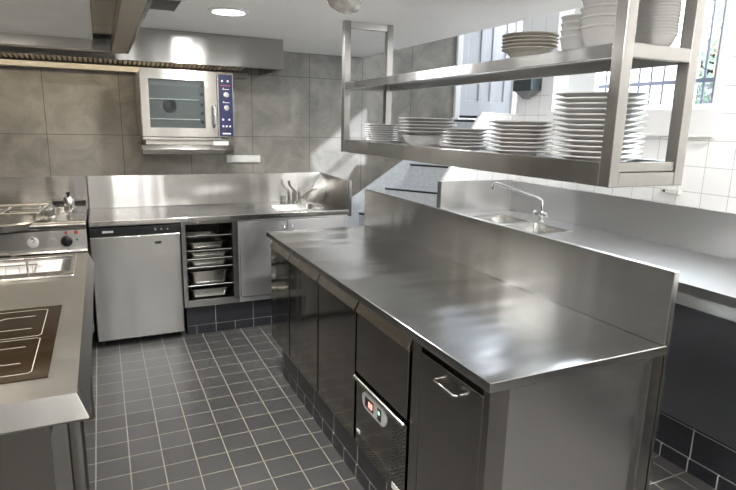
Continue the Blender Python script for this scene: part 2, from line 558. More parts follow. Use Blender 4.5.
# ================================================================== STAIRS
st = thing('staircase', 'pale grey metal steps rising behind the island to the panelled door', 'stairs', (2.6, 4.35, 0))
nz = [(1.90, .565), (2.164, .79), (2.434, 1.02), (2.70, 1.245), (2.94, 1.465), (3.19, 1.675)]
for i, (x, z) in enumerate(nz):
    x2 = nz[i + 1][0] if i < 5 else 4.4
    dx = 0.62
    lo = [(x, YW - .002), (x + dx + .02, 3.81), (x2 + dx + .06, 3.81), (x2 + .04, YW - .002)]
    zt = z - .028
    MB().loft([(p[0], p[1], zt - .22) for p in lo], [(p[0], p[1], zt) for p in lo]).build('step', GALV, st)
    nose = [(x - .015, YW - .004), (x + dx + .005, 3.812), (x2 + dx + .04, 3.812), (x2 + .02, YW - .004)]
    MB().loft([(p[0], p[1], zt + .018) for p in nose], [(p[0], p[1], z) for p in nose]).build('tread', GALV, st, 0.002)
    slot = [(x + .002, YW - .006), (x + dx + .018, 3.814), (x2 + dx, 3.814), (x2, YW - .006)]
    MB().loft([(p[0], p[1], zt) for p in slot], [(p[0], p[1], zt + .018) for p in slot]).build('tread_shadow_gap', GAPDARK, st)
MB().prism([(1.86, .77), (2.643, 1.275), (3.19, 1.70), (3.19, 0), (1.86, 0)], 'y', YW - .022, YW - .002).build('wall_stringer', GALV, st)
MB().loft([(1.90, YW - .01, 0), (2.50, 3.81, 0), (2.9, 3.81, 0), (2.3, YW - .01, 0)], [(1.90, YW - .01, .3), (2.50, 3.81, .3), (2.9, 3.81, .3), (2.3, YW - .01, .3)]).build('step', GALV, st)

# ================================================================== ISLAND
wt = thing('worktop', 'long stainless island worktop with raised splashback along its far side', 'worktop', (1.27, 2.3, ZC))
box(.92, 1.63, 1.136, 3.465, ZC - .033, ZC).build('top', TOPI, wt, 0.003)
box(1.616, 1.642, 1.136, 3.475, ZC + .0005, 1.165).build('splashback', STY, wt, 0.002)
box(1.646, 1.66, 1.15, 3.44, 0.30, 1.150).build('rear_panel', DARKST, wt, 0.001)

cab = thing('refrigerated_cabinet', 'dark steel undercounter refrigerator with three doors, a drawer and a red display', 'refrigerator', (1.27, 2.5, .19))
box(.972, 1.60, 1.605, 3.44, .2095, ZC - .036).build('body', GAPDARK, cab, 0.002)  # body coloured near-black so the door gaps look shaded


PULL = brushed('pull_strip_steel', 'y', (0.38, 0.365, 0.34), 0.2)


def bay_front(y0, y1, z0, z1, name):
    d = box(.938, .970, y0 + .009, y1 - .009, z0, z1 - .052).build(name, DOORS, cab, 0.003)
    # slanted pull strip along the top edge
    MB().prism([(.938, z1 - .051), (.930, z1 - .046), (.952, z1), (.970, z1), (.970, z1 - .051)], 'y', y0 + .009, y1 - .009).build('pull_strip', PULL, d, 0.0015)
    return d


bay_front(3.040, 3.440, .213, .870, 'door')
bay_front(2.552, 3.040, .213, .870, 'door')
bay_front(2.078, 2.552, .213, .870, 'door')
bay_front(1.608, 2.078, .548, .870, 'drawer')
cp = box(.940, .970, 1.618, 2.064, .205, .520).build('compressor_panel', DOORS, cab, 0.002)
tag(cp, 'lower panel with display and louvres')
MB().tube([(.930, 1.615, .527), (.930, 2.066, .527)], .009, 10).build('trim_bar', STN, cp, smooth=True)
# display badge: rounded lozenge
pts = []
yc0, yc1, zc_, rb = 1.810, 1.958, .462, .038
for k in range(9):
    a = math.radians(-90 + k * 22.5); pts.append((yc1 + rb * math.cos(a), zc_ + rb * math.sin(a)))
for k in range(9):
    a = math.radians(90 + k * 22.5); pts.append((yc0 + rb * math.cos(a), zc_ + rb * math.sin(a)))
bd = MB().prism(pts, 'x', .9350, .9400).build('display_badge', PLG, cp, 0.001)
dd = box(.9320, .9350, 1.882, 1.958, .442, .484).build('display', BLACK, bd)
MB().box(.9310, .9320, 1.909, 1.924, .451, .476).box(.9310, .9320, 1.888, 1.904, .451, .476).build('red_digits', REDLED, bd)
MB().box(.9320, .9350, 1.812, 1.842, .439, .488).build('switch', BLACK, bd)
MB().box(.9310, .9320, 1.820, 1.834, .464, .478).build('switch_light', GREENLED, bd)
# louvre slots, rows of slanted dark slots
lv = MB()
for r in range(16):
    z = .498 - r * .0165
    for c in range(5):
        y = 1.625 + c * .0205 + (r % 2) * .004
        if y > 1.725: continue
        lv.prism([(y, z), (y + .012, z - .006), (y + .012, z - .012), (y, z - .006)], 'x', .9385, .9410)
lv.build('side_louvres', GAPDARK, cp)
lv = MB()
for r in range(5):
    z = .262 - r * .0115
    for c in range(15):
        y = 1.745 + c * .0195
        lv.prism([(y, z), (y + .012, z - .004), (y + .012, z - .008), (y, z - .004)], 'x', .9385, .9410)
lv.build('lower_louvres', GAPDARK, cp)
box(.9370, .9400, 1.635, 1.71, .212, .238).build('rating_sticker', PLW, cp)
box(.9370, .9400, 2.02, 2.05, .272, .285).build('small_sticker', PLW, cp)

ec = thing('storage_cabinet', 'steel cupboard at the near end of the island with a bar handle', 'cupboard', (1.27, 1.36, 0))
box(.9855, 1.585, 1.185, 1.60, .16, ZC - .036).build('body', DARKST, ec)
for (x0, x1, y0, y1) in ((.935, 1.003, 1.150, 1.182), (1.585, 1.640, 1.150, 1.182)):
    box(x0, x1, y0, y1, 0, ZC - .034).build('leg', DARKST, ec, 0.002)
MB().box(1.003, 1.585, 1.155, 1.182, .855, ZC - .034).build('apron', STX, ec, 0.001)
box(1.003, 1.585, 1.166, 1.184, .10, .855).build('end_panel', STX, ec, 0.001)
MB().box(.945, .985, 1.545, 1.604, .10, ZC - .036).build('pillar', DARKST, ec, 0.002)
dd = box(.942, .984, 1.192, 1.538, .12, .845).build('door', DARKST, ec, 0.004)
hp = [(.942, 1.415, .803), (.922, 1.415, .803), (.914, 1.408, .803), (.914, 1.297, .803), (.922, 1.290, .803), (.942, 1.290, .803)]
MB().tube(hp, .0048, 10).build('handle', CHROME, dd, smooth=True)
MB().box(.985, 1.585, 1.20, 1.60, .02, .159).build('plinth', DARKST, ec)

# ================================================================== RIGHT COUNTER
RT = brushed('sink_worktop_steel', 'y', (0.68, 0.68, 0.68), 0.31, 0.03, 0.06, 0.05)
rc = thing('worktop', 'steel sink worktop along the white tiled wall with two basins', 'worktop', (2.77, 1.5, ZC))
xs = [2.398, 2.595, 2.905, 3.125]
ys = [-1.0, 2.82, 3.19, 3.225, 3.60, 3.756]
MB().slab(xs, ys, ZC - .045, ZC, {(1, 1), (1, 3)}).build('top', RT, rc, 0.002)
box(3.108, 3.138, -1.0, 3.755, ZC + .0005, 1.168).build('splashback', RT, rc, 0.002)
box(2.405, 3.1075, 3.742, 3.756, ZC + .0005, 1.175).build('end_splashback', STX, rc, 0.001)
box(2.404, 2.429, 3.7565, 3.80, .60, 1.170).build('end_strip', DARKST, rc, 0.001)
MB().basin(2.596, 2.904, 2.821, 3.189, ZC - .002, .16).build('basin', STY, rc, smooth=True)
MB().basin(2.596, 2.904, 3.226, 3.599, ZC - .002, .16).build('basin', STY, rc, smooth=True)
box(2.46, 3.12, -1.0, 3.74, .245, ZC - .28).build('shelf_body', DARKST, rc)

for i, (y0, y1, lab) in enumerate(((1.03, 1.70, 'blue-grey steel cupboard under the sink worktop, at the right frame edge'),)):
    c = thing('undercounter_cupboard', lab, 'cupboard', (2.77, (y0 + y1) / 2, .24))
    dd = box(2.418, 2.445, y0 + .004, y1 - .004, .245, .80).build('door', BLUEST, c, 0.004)
    MB().prism([(2.418, .802), (2.404, .808), (2.424, .866), (2.445, .866), (2.445, .802)], 'y', y0 + .004, y1 - .004).build('pull_strip', STY, dd, 0.0015)
    box(2.445, 2.459, y0, y1, .245, ZC - .05).build('frame', GAPDARK, c)

tp = thing('mixer_tap', 'chrome tap with a long swivel spout behind the double sink', 'tap', (2.955, 3.205, ZC))
MB().lathe([(0, 0), (.026, 0), (.026, .008), (.015, .012), (.014, .05), (0, .05)], (2.955, 3.205, ZC), 20).build('base', CHROME, tp, smooth=True)
MB().lathe([(0, 0), (.022, .004), (.026, .02), (.022, .036), (0, .04)], (2.955, 3.205, ZC + .04), 20).build('body', CHROME, tp, smooth=True)
MB().tube([(2.955, 3.205, ZC + .07), (2.955, 3.205, ZC + .16), (2.945, 3.225, ZC + .172), (2.78, 3.50, ZC + .258), (2.765, 3.525, ZC + .262), (2.757, 3.54, ZC + .25), (2.755, 3.545, ZC + .215)], [.011, .011, .011, .011, .011, .012, .013], 12).build('spout', CHROME, tp, smooth=True)
for dy in (-.052, .052):
    MB().lathe([(0, -.02), (.018, -.018), (.024, 0), (.018, .018), (0, .02)], (2.95, 3.205 + dy, ZC + .058), 16, 'y').build('knob', CHROME, tp, smooth=True)
MB().tube([(2.953, 3.16, ZC + .058), (2.953, 3.25, ZC + .058)], .009).build('crossbar', CHROME, tp, smooth=True)

# ================================================================== BACK COUNTER
bc = thing('worktop', 'steel worktop along the back wall with an inset sink at its right end', 'worktop', (.85, 4.5, ZC))
xs = [-.112, 1.24, 1.62, 1.805]
ys = [4.178, 4.30, 4.62, YW - .004]
MB().slab(xs, ys, ZC - .038, ZC, {(1, 1)}).build('top', brushed('back_top_steel', 'x', (0.60, 0.59, 0.57), 0.16, 0.03, 0.11, 0.05), bc, 0.004)
MB().prism([(4.785, ZC + .0005), (4.802, 1.168), (YW - .003, 1.168), (YW - .003, ZC + .0005)], 'x', -.112, 1.772).build('splashback', STX, bc, 0.002)
m = MB()
g_ = {}
for t_ in (0, 1):
    for i_ in range(11):
        for k_ in range(7):
            a_, b_ = i_ / 10, k_ / 6
            lo = Vector((1.788 - .150 * a_, 4.19 + .58 * a_, ZC + .001)); hi = Vector((1.788 - .005 * a_, 4.19 + .61 * a_, 1.150 + .018 * a_))
            p_ = lo.lerp(hi, b_); p_.x += .010 * t_
            g_[(t_, i_, k_)] = m.bm.verts.new(p_)
for t_ in (0, 1):
    for i_ in range(10):
        for k_ in range(6):
            m.bm.faces.new([g_[(t_, i_ + q, k_ + w_)] for q, w_ in ((0, 0), (1, 0), (1, 1), (0, 1))])
for k_ in range(6):
    for i_ in (0, 10):
        m.bm.faces.new([g_[(q, i_, k_ + w_)] for q, w_ in ((0, 0), (1, 0), (1, 1), (0, 1))])
for i_ in range(10):
    for k_ in (0, 6):
        m.bm.faces.new([g_[(q, i_ + w_, k_)] for q, w_ in ((0, 0), (1, 0), (1, 1), (0, 1))])
m.build('end_splashback', DARKST, bc, smooth=True)
MB().box(1.8055, 1.830, 4.186, 4.212, .86, 1.152).box(1.8055, 1.828, 4.212, YW - .01, 1.135, 1.152).build('end_strip', STZ, bc, 0.002)
MB().basin(1.241, 1.619, 4.301, 4.619, ZC - .002, .15).build('basin', STX, bc, smooth=True)

fr = thing('undercounter_fridge', 'brushed steel single door fridge with black control strip under the back worktop', 'fridge', (.18, 4.48, 0))
box(-.108, .470, 4.225, 4.78, .03, ZC - .042).build('body', BLACK, fr)
fd = box(-.114, .476, 4.186, 4.224, .045, .802).build('door', FRST, fr, 0.006)
MB().box(.30, .345, 4.183, 4.1865, .735, .753).build('badge', BLACK, fd)
MB().tube([(-.118, 4.178, .70), (-.118, 4.178, .76)], .006).build('hinge', BLACK, fd)
cs = MB().prism([(4.19, .804), (4.186, .864), (4.224, .868), (4.224, .804)], 'x', -.114, .476).build('control_strip', BLACK, fr, 0.002)
box(-.035, .035, 4.182, 4.187, .830, .843).build('pull_tab', PLG, cs)
for x in (.305, .345, .387):
    box(x, x + .009, 4.183, 4.187, .834, .842).build('button', PLG, cs)
for x in (-.08, .44):
    MB().lathe([(0, 0), (.018, 0), (.014, .03), (0, .03)], (x, 4.25, 0), 12).build('foot', BLACK, fr)

# open rack cupboard
rk = thing('rack_cupboard', 'open fronted steel cupboard holding gastronorm trays on runners', 'cupboard', (.685, 4.5, .22))
m = MB()
m.box(.483, .512, 4.19, 4.76, .225, ZC - .04).box(.858, .895, 4.19, 4.76, .225, ZC - .04)
m.box(.512, .858, 4.19, 4.76, .225, .278).box(.512, .858, 4.19, 4.76, .857, ZC - .04)
m.build('carcass', STZ, rk, 0.001)
box(.512, .858, 4.74, 4.757, .279, .856).build('back_panel', BLACK, rk)
for x in (.513, .854):
    box(x, x + .003, 4.2, 4.74, .279, .856).build('side_lining', DARKST, rk)
levels = [.765, .655, .590, .525, .385]
for z in levels:
    w = MB().tube([(.522, 4.20, z), (.522, 4.73, z)], .0035, 6).tube([(.848, 4.20, z), (.848, 4.73, z)], .0035, 6).tube([(.518, 4.205, z), (.852, 4.205, z)], .0045, 6)
    if z > .7:
        for k in range(11):
            x = .535 + k * .03
            w.tube([(x, 4.205, z), (x, 4.72, z)], .002, 5)
    w.build('runner', STN, rk, smooth=True)

tray_specs = [(.548, .795, .655, .062, 'upside-down-looking shallow tray, topmost in the rack cupboard'),
              (.545, .815, .590, .040, 'shallow steel tray on the second runner of the rack cupboard'),
              (.545, .815, .525, .043, 'shallow steel tray directly above the deep tray in the rack cupboard'),
              (.545, .815, .385, .098, 'deep steel tray, tallest in the rack cupboard'),
              (.545, .815, .282, .062, 'steel tray at the bottom of the rack cupboard')]
tray_specs[0] = (.548, .795, .660, .045, 'small shallow steel tray, topmost in the rack cupboard')
for (x0, x1, zb, h, lab) in tray_specs:
    t = MB().basin(x0, x1, 4.225, 4.66, zb + h + .006, h, .003, .012, .03)
    t.slab([x0 - .012, x0 + .012, x1 - .012, x1 + .012], [4.213, 4.237, 4.648, 4.672], zb + h + .0062, zb + h + .0085, {(1, 1)})
    o = t.build('gastronorm_tray', STN, None, smooth=True)
    tag(o, lab, 'tray', 'trays in the rack cupboard')

sc_ = thing('sink_cupboard', 'steel double door cupboard under the back sink', 'cupboard', (1.35, 4.5, .22))
box(.8955, 1.79, 4.212, 4.77, .225, .70).build('body', DARKST, sc_)
MB().box(.8955, 1.79, 4.192, 4.211, .225, .262).box(.8955, .906, 4.192, 4.211, .262, .872).box(1.772, 1.79, 4.192, 4.211, .262, .872).box(.906, 1.772, 4.192, 4.211, .862, .872).build('frame', SATX, sc_, 0.001)
for (x0, x1, hx) in ((.910, 1.282, 1.252), (1.286, 1.768, 1.318)):
    dd = box(x0, x1, 4.186, 4.210, .266, .858).build('door', SATX, sc_, 0.003)
    MB().tube([(hx, 4.186, .822), (hx, 4.165, .818), (hx, 4.158, .80), (hx, 4.158, .765), (hx, 4.165, .745), (hx, 4.186, .741)], .0055, 8).build('handle', CHROME, dd, smooth=True)

bt = thing('mixer_tap', 'small lever mixer tap with curved spout at the back wall sink', 'tap', (1.525, 4.70, ZC))
DCH = plain('dull_chrome', (0.42, 0.40, 0.37), 0.25, 1.0, 0.05)
MB().lathe([(0, .001), (.022, .001), (.02, .01), (.014, .014), (.014, .085), (0, .09)], (1.512, 4.70, ZC), 16).build('body', DCH, bt, smooth=True)
MB().lathe([(0, .001), (.020, .001), (.018, .01), (.011, .014), (.011, .095), (0, .097)], (1.548, 4.70, ZC), 16).build('riser', DCH, bt, smooth=True)
MB().tube([(1.512, 4.70, ZC + .085), (1.507, 4.70, ZC + .105), (1.475, 4.69, ZC + .135), (1.457, 4.69, ZC + .16), (1.452, 4.69, ZC + .195)], [.012, .011, .009, .009, .011], 10).build('lever', DCH, bt, smooth=True)
MB().tube([(1.548, 4.70, ZC + .03), (1.57, 4.68, ZC + .045), (1.62, 4.64, ZC + .10), (1.65, 4.62, ZC + .125), (1.67, 4.61, ZC + .13), (1.68, 4.605, ZC + .115)], .011, 10).build('spout', DCH, bt, smooth=True)
o = box(1.410, 1.445, 4.745, 4.775, ZC + .001, ZC + .058).build('drain_control', plain('mid_grey_plastic', (.22, .22, .21), .4), None, 0.004)
tag(o, 'small grey block standing left of the back sink tap', 'overflow block')

OVST = brushed('oven_steel', 'x', (0.44, 0.43, 0.405))
# wall oven
ov = thing('wall_oven', 'steel convection oven with blue control strip mounted on the back wall', 'oven', (.575, 4.5, 1.47))
OY = 4.2
m = MB().box(.262, .888, OY + .04, 4.78, 1.485, 1.925)
m.build('body', OVST, ov, 0.004)
# door frame around glass
m = MB()
m.box(.268, .318, OY, OY + .038, 1.487, 1.94).box(.688, .772, OY, OY + .038, 1.487, 1.94)
m.box(.318, .688, OY, OY + .038, 1.487, 1.548).box(.318, .688, OY, OY + .038, 1.874, 1.94)
dd = m.build('door', OVST, ov, 0.0)
GD = thin_glass('oven_door_glass', (0.85, 0.88, 0.88))
box(.318, .688, OY + .008, OY + .014, 1.548, 1.874).build('glass', GD, dd)
# cavity seen through the glass
m = MB()
m.box(.318, .688, OY + .033, OY + .037, 1.548, 1.874)
m = MB()
m.box(.318, .688, OY + .0325, OY + .0385, 1.548, 1.874)
cav = m.build('cavity', plain('oven_enamel', (0.10, 0.105, 0.105), 0.4), ov)
m = MB()
for r in (.012, .022, .032, .042):
    ring = [(.455 + r * math.cos(2 * pi * k / 24), OY + .031, 1.695 + r * math.sin(2 * pi * k / 24)) for k in range(24)]
    m.tube(ring, .0035, 6, closed=True)
m.build('fan_grille', BLACK, cav, smooth=True)
m = MB()
for z in (1.742, 1.607):
    m.tube([(.325, OY + .027, z), (.655, OY + .027, z)], .0035, 6)
    for k in range(12):
        m.tube([(.335 + k * .028, OY + .020, z), (.335 + k * .028, OY + .031, z + .004)], .002, 5)
m.build('shelf_rack', plain('bright_wire', (.7, .7, .68), .3, .2), cav, smooth=True)
m = MB()
for z in (1.83, 1.77, 1.70, 1.64, 1.58):
    m.box(.660, .682, OY + .024, OY + .031, z, z + .022)
m.build('rack_rungs', BLACK, cav)
MB().tube([(.745, OY, 1.71), (.745, OY - .035, 1.705), (.745, OY - .04, 1.69), (.745, OY - .04, 1.58), (.745, OY - .035, 1.565), (.745, OY, 1.56)], .009, 10).build('handle', CHROME, dd, smooth=True)
box(.690, .715, OY - .002, OY, 1.835, 1.850).build('energy_sticker', PLW, dd)
box(.40, .47, OY - .001, OY, 1.905, 1.915).build('maker_plate', PLG, dd)
cpn = box(.776, .890, OY, OY + .038, 1.487, 1.94).build('control_housing', OVST, ov, 0.004)
cb_ = box(.786, .884, OY - .003, OY, 1.495, 1.925).build('control_panel', BLUE, cpn, 0.001)
for z in (1.785, 1.694):
    k_ = MB().lathe([(0, 0), (.021, 0), (.019, -.016), (0, -.018)], (.836, OY - .003, z), 20, 'y').build('knob', STN, cb_, smooth=True)
    box(.834, .838, OY - .026, OY - .020, z - .017, z + .017).build('knob_grip', PLG, k_)
m = MB()
for x, z in ((.812, 1.880), (.852, 1.880), (.812, 1.612), (.856, 1.612), (.812, 1.565), (.836, 1.565), (.860, 1.565)):
    m.box(x - .006, x + .006, OY - .005, OY - .003, z - .006, z + .006)
for z in (1.822, 1.730):
    m.box(.812, .860, OY - .0045, OY - .003, z, z + .003)
    m.box(.818, .822, OY - .0045, OY - .003, z + .004, z + .012)
m.build('printed_symbols', PLW, cb_)
m = MB()
for x in (.808, .824, .842, .860):
    m.box(x - .005, x + .005, OY - .005, OY - .003, 1.846, 1.853)
m.build('red_marks', RED, cb_)
MB().box(.822, .846, OY - .010, OY - .003, 1.53, 1.545).build('rocker_switch', BLACK, cb_)
MB().box(.806, .864, OY - .0045, OY - .003, 1.508, 1.518).build('lettering_strip', PLW, cb_)
m = MB()
for k in range(7):
    z = 1.86 - k * .028
    m.box(.2605, .2625, OY + .07, OY + .20, z, z + .010)
m.build('side_vents', BLACK, ov)

sh = thing('oven_bracket', 'steel drip shelf fixed under the wall oven', 'shelf', (.575, 4.45, 1.36))
MB().box(.285, .855, OY + .03, 4.78, 1.43, 1.478).build('support_box', OVST, sh, 0.002)
box(.262, .800, OY + .01, OY + .05, 1.462, 1.4835).build('trim_bar', OVST, sh, 0.003)
MB().prism([(OY, 1.365), (OY - .01, 1.402), (OY + .01, 1.428), (4.78, 1.428), (4.78, 1.365)], 'x', .255, .884).build('tray', OVST, sh, 0.003)
box(.745, .850, OY + .022, OY + .03, 1.43, 1.455).build('white_label', PLW, sh)

so = thing('socket_strip', 'white double power socket on the back wall below the oven', 'socket', (1.09, YW, 1.29))
box(.948, 1.232, YW - .03, YW - .001, 1.262, 1.322).build('housing', PLW, so, 0.004)
for x in (1.02, 1.16):
    box(x - .045, x + .045, YW - .034, YW - .03, 1.270, 1.314).build('socket_face', PLW, so, 0.003)

# ================================================================== KETTLE / BRAISING UNIT (left of the back counter)
kt = thing('boiling_pan', 'steel boiling pan unit with gauge and black knob in the left back corner', 'boiling pan', (-.62, 4.5, 0))
box(-1.15, -.132, 4.20, 4.81, .12, .735).build('body', STX, kt, 0.003)
box(-1.15, -.132, 4.20, 4.81, .736, .905).build('top', STX, kt, 0.004)
pts = [(4.19, .872)]
for k in range(9):
    a = math.radians(-100 - k * 20)
    pts.append((4.175 + .027 * math.cos(a), .902 + .027 * math.sin(a)))
pts += [(4.20, .925), (4.20, .872)]
MB().prism(pts, 'x', -1.15, -.130).build('front_roll', STX, kt, 0.001)
cp = box(-1.15, -.130, 4.158, 4.199, .738, .868).build('control_panel', SATX, kt, 0.003)
MB().prism([(4.125, .728), (4.130, .742), (4.158, .748), (4.158, .728)], 'x', -1.15, -.130).build('drip_lip', STX, kt, 0.001)
g = MB().lathe([(0, -.001), (.034, -.001), (.034, -.010), (.030, -.012), (0, -.012)], (-.446, 4.157, .798), 28, 'y').build('gauge', PLW, cp, smooth=True)
MB().tube([(-.446, 4.143, .798), (-.430, 4.143, .818)], .002, 6).build('needle', BLACK, g)
MB().box(-.456, -.436, 4.144, 4.1455, .822, .830).build('gauge_print', BLACK, g)
k_ = MB().lathe([(0, -.001), (.036, -.001), (.034, -.022), (.028, -.026), (0, -.026)], (-.250, 4.157, .797), 28, 'y').build('knob', BLACK, cp, smooth=True)
box(-.2535, -.2465, 4.124, 4.132, .770, .824).build('knob_grip', BLACK, k_)
m = MB()
for k in range(9):
    a = math.radians(20 + k * 17.5)
    x, z = -.335 + .026 * math.cos(a), .790 + .026 * math.sin(a)
    m.box(x - .0025, x + .0025, 4.1565, 4.158, z - .0025, z + .0025)
m.build('dial_marks', PLW, cp)
MB().lathe([(0, 0), (.010, 0), (.008, -.008), (0, -.009)], (-.252, 4.158, .852), 14, 'y').build('indicator_lamp', RED, cp, smooth=True)
m = MB().lathe([(0, 0), (.013, 0), (.011, -.006), (0, -.007)], (-.192, 4.158, .852), 14, 'y')
m.build('indicator_lamp', RED, cp, smooth=True)
MB().lathe([(0, 0), (.008, 0), (.007, -.004), (0, -.005)], (-.188, 4.158, .803), 12, 'y').build('green_button', GREEN, cp, smooth=True)
box(-1.15, -.120, 4.796, YW - .002, .906, 1.168).build('splashback', STX, kt, 0.002)
MB().box(-.36, -.135, 4.775, 4.795, .955, .985).build('vent_slot', BLACK, kt)
MB().box(-1.15, -.14, 4.70, 4.795, .9055, .950).build('rear_ledge', STX, kt, 0.003)
# pan rim and lid
MB().lathe([(.33, -.03), (.375, -.03), (.385, .012), (.375, .022), (.36, .018), (.34, -.005), (0, .015)], (-.70, 4.44, .915), 64).build('pan_lid', STN, kt, smooth=True)
rail = MB()
rail.tube([(-1.1, 4.20, .985), (-.40, 4.20, .985), (-.355, 4.50, 1.0), (-1.1, 4.50, 1.0)], .011, 10)
rail.tube([(-1.1, 4.38, .975), (-.42, 4.38, .975)], .008, 8)
rail.tube([(-.355, 4.50, 1.0), (-.335, 4.505, .985), (-.33, 4.51, .93)], .010, 10)
for x in (-.43, -.80):
    rail.tube([(x, 4.22, .985), (x, 4.22, .92)], .009, 8)
rail.tube([(-.40, 4.49, 1.0), (-.40, 4.49, .92)], .009, 8)
rail.tube([(-.62, 4.20, .985), (-.58, 4.50, 1.0)], .009, 8)
rail.build('lid_frame', STN, kt, smooth=True)
vl = MB().lathe([(0, 0), (.018, 0), (.018, .03), (.010, .035), (.012, .04), (.022, .045), (.032, .055), (.034, .07), (.034, .14), (.027, .155), (.014, .16), (0, .16)], (-.232, 4.42, .906), 24).build('valve', STN, kt, smooth=True)
MB().lathe([(0, 0), (.009, 0), (.009, .012), (.016, .02), (.016, .03), (0, .032)], (-.232, 4.42, 1.062), 12).build('valve_cap', BLACK, vl, smooth=True)
MB().tube([(-.23, 4.40, .93), (-.225, 4.34, .925), (-.22, 4.28, .912)], .011, 8).build('valve_outlet', CHROME, vl, smooth=True)

# ================================================================== COOKING COUNTER (front left)
cc = thing('cooking_counter', 'steel cooking counter at the left with black glass hob and sunken well', 'cooking counter', (-.6, 2.3, 0))
X0, X1, Y0, Y1 = -1.3, -.100, 1.502, 3.20
xs = [X0, -.90, -.165, X1]
ys = [Y0, 2.78, 3.10, Y1]
m = MB().slab(xs, ys, ZC - .006, ZC, {(1, 1)})
m.build('top', brushed('cooker_top_steel', 'x', (0.50, 0.485, 0.455), 0.30, 0.03, 0.10, 0.05), cc, 0.0)
m = MB()
path = [((X0, Y0), (X0, 1.476)), ((X1, Y0), (-.074, 1.476)), ((X1, Y1), (-.074, Y1))]
R_ = []
for (tx, ty), (bx_, by) in path:
    ix = -1 if tx == X1 else 0
    iy = 1 if ty == Y0 else 0
    R_.append([m.bm.verts.new(p) for p in ((tx, ty, ZC - .0005), (bx_, by, .852), (bx_ + ix * .004, by + iy * .004, .846), (tx + ix * .012, ty + iy * .012, .846), (tx + ix * .012, ty + iy * .012, ZC - .0065))])
for a_, b_ in zip(R_, R_[1:]):
    for k in range(4):
        m.bm.faces.new((a_[k], a_[k + 1], b_[k + 1], b_[k]))
m.build('fascia', brushed('fascia_steel', 'x', (0.38, 0.375, 0.36), 0.3, aniso=0), cc, 0.0015)
box(X0, -.185, 1.56, 3.15, .10, ZC - .20).build('body', DARKST, cc, 0.002)
box(X0, -.172, 1.545, 1.56, .10, ZC - .01).build('front_panel', DARKST, cc, 0.002)
for (x, y) in ((-.112, 1.54), (-.150, 3.12)):
    MB().tube([(x, y, .02), (x, y, ZC - .01)], .020, 12).build('leg', DARKST, cc, smooth=True)
# hob
hob = box(X0 + .25, -.172, 1.624, 2.282, ZC + .0005, ZC + .0045).build('hob_glass', GLASSB, cc, 0.001)
lines = MB()
zt = ZC + .0052


def ln(pts, w=.0011):
    for a, b_ in zip(pts, pts[1:]):
        a, b_ = Vector((a[0], a[1], 0)), Vector((b_[0], b_[1], 0))
        d_ = (b_ - a); n_ = Vector((-d_.y, d_.x, 0)).normalized() * w
        e = d_.normalized() * w * .6
        q = [a - e + n_, a - e - n_, b_ + e - n_, b_ + e + n_]
        lines.loft([(p.x, p.y, zt - .0006) for p in q], [(p.x, p.y, zt) for p in q])


for (ya, yb) in ((1.665, 1.945), (1.965, 2.245)):
    for xo in (0, -.40):
        xl, xr = -.60 + xo, -.215 + xo
        ln([(xl, ya), (xr - .01, ya), (xr, ya + .01), (xr, yb - .01), (xr - .01, yb), (xl, yb), (xl, ya)])
        for yy in (ya + .075, yb - .075):
            ln([(xr - .035, yy + .006), (xr - .12, yy + .006), (xr - .15, yy - .018), (xr - .22, yy - .018), (xr - .25, yy + .006), (xr - .34, yy + .006)], .0012)
lines.build('zone_markings', LINE, hob)
# sunken well with raised lip
w = MB().basin(-.899, -.166, 2.781, 3.099, ZC - .004, .11, .004, .03, .05)
w.build('well', SATX, cc, smooth=True)
MB().slab([-.94, -.895, -.170, -.148], [2.705, 2.785, 3.095, 3.125], ZC + .0005, ZC + .014, {(1, 1)}).build('well_rim', STX, cc, 0.004)
bk = thing('wire_basket', 'wire strainer basket with upright handle sitting in the sunken well', 'basket', (-.5, 2.94, .83))
hz = .905
MB().tube([(-.80, 2.83, hz), (-.32, 2.83, hz), (-.32, 3.05, hz), (-.80, 3.05, hz)], .004, 8, closed=True).build('rim', STN, bk, smooth=True)
m = MB()
for k in range(9):
    x = -.78 + k * .055
    m.tube([(x, 2.83, hz), (x, 2.85, .835), (x, 3.03, .835), (x, 3.05, hz)], .002, 5)
for k in range(4):
    y = 2.86 + k * .055
    m.tube([(-.80, y, hz), (-.79, y, .835), (-.33, y, .835), (-.32, y, hz)], .002, 5)
m.build('mesh', STN, bk, smooth=True)
MB().tube([(-.335, 2.83, hz - .01), (-.335, 2.83, .975), (-.345, 2.85, .985), (-.40, 2.90, .985), (-.41, 2.92, .99), (-.80, 2.98, .99)], .0045, 8).build('handle', STN, bk, smooth=True)

# ================================================================== HOODS
HOODX = brushed('hood_steel', 'x', (0.36, 0.36, 0.355))
wh = thing('extraction_hood', 'long steel extraction hood on the back wall above the oven', 'hood', (0, 4.5, 1.96))
box(-2.1, 1.25, 4.150, 4.165, 1.978, ZL - .001).build('front_panel', HOODX, wh, 0.002)
MB().box(1.235, 1.252, 4.166, YW - .003, 1.978, ZL - .001).build('end_panel', STY, wh, 0.001)
MB().box(-2.1, 1.115, 4.705, YW - .003, 1.945, 1.985).build('rear_gutter', brushed('rear_gutter_steel', 'x', (0.31, 0.295, 0.265), 0.31, 0.03, 0.06), wh, 0.002)
MB().box(-2.1, 1.234, 4.17, YW - .004, ZL - .025, ZL - .002).build('hood_roof', STX, wh)
m = MB()
nb = 96
for k in range(nb):
    x = -2.05 + k * (3.12 / nb)
    m.loft([(x, 4.20, 2.05), (x + .019, 4.20, 2.05), (x + .019, 4.70, 1.995), (x, 4.70, 1.995)], [(x, 4.20, 2.075), (x + .019, 4.20, 2.075), (x + .019, 4.70, 2.018), (x, 4.70, 2.018)])
m.build('baffle_filters', brushed('baffle_steel', 'y', (0.82, 0.76, 0.64), 0.34), wh)
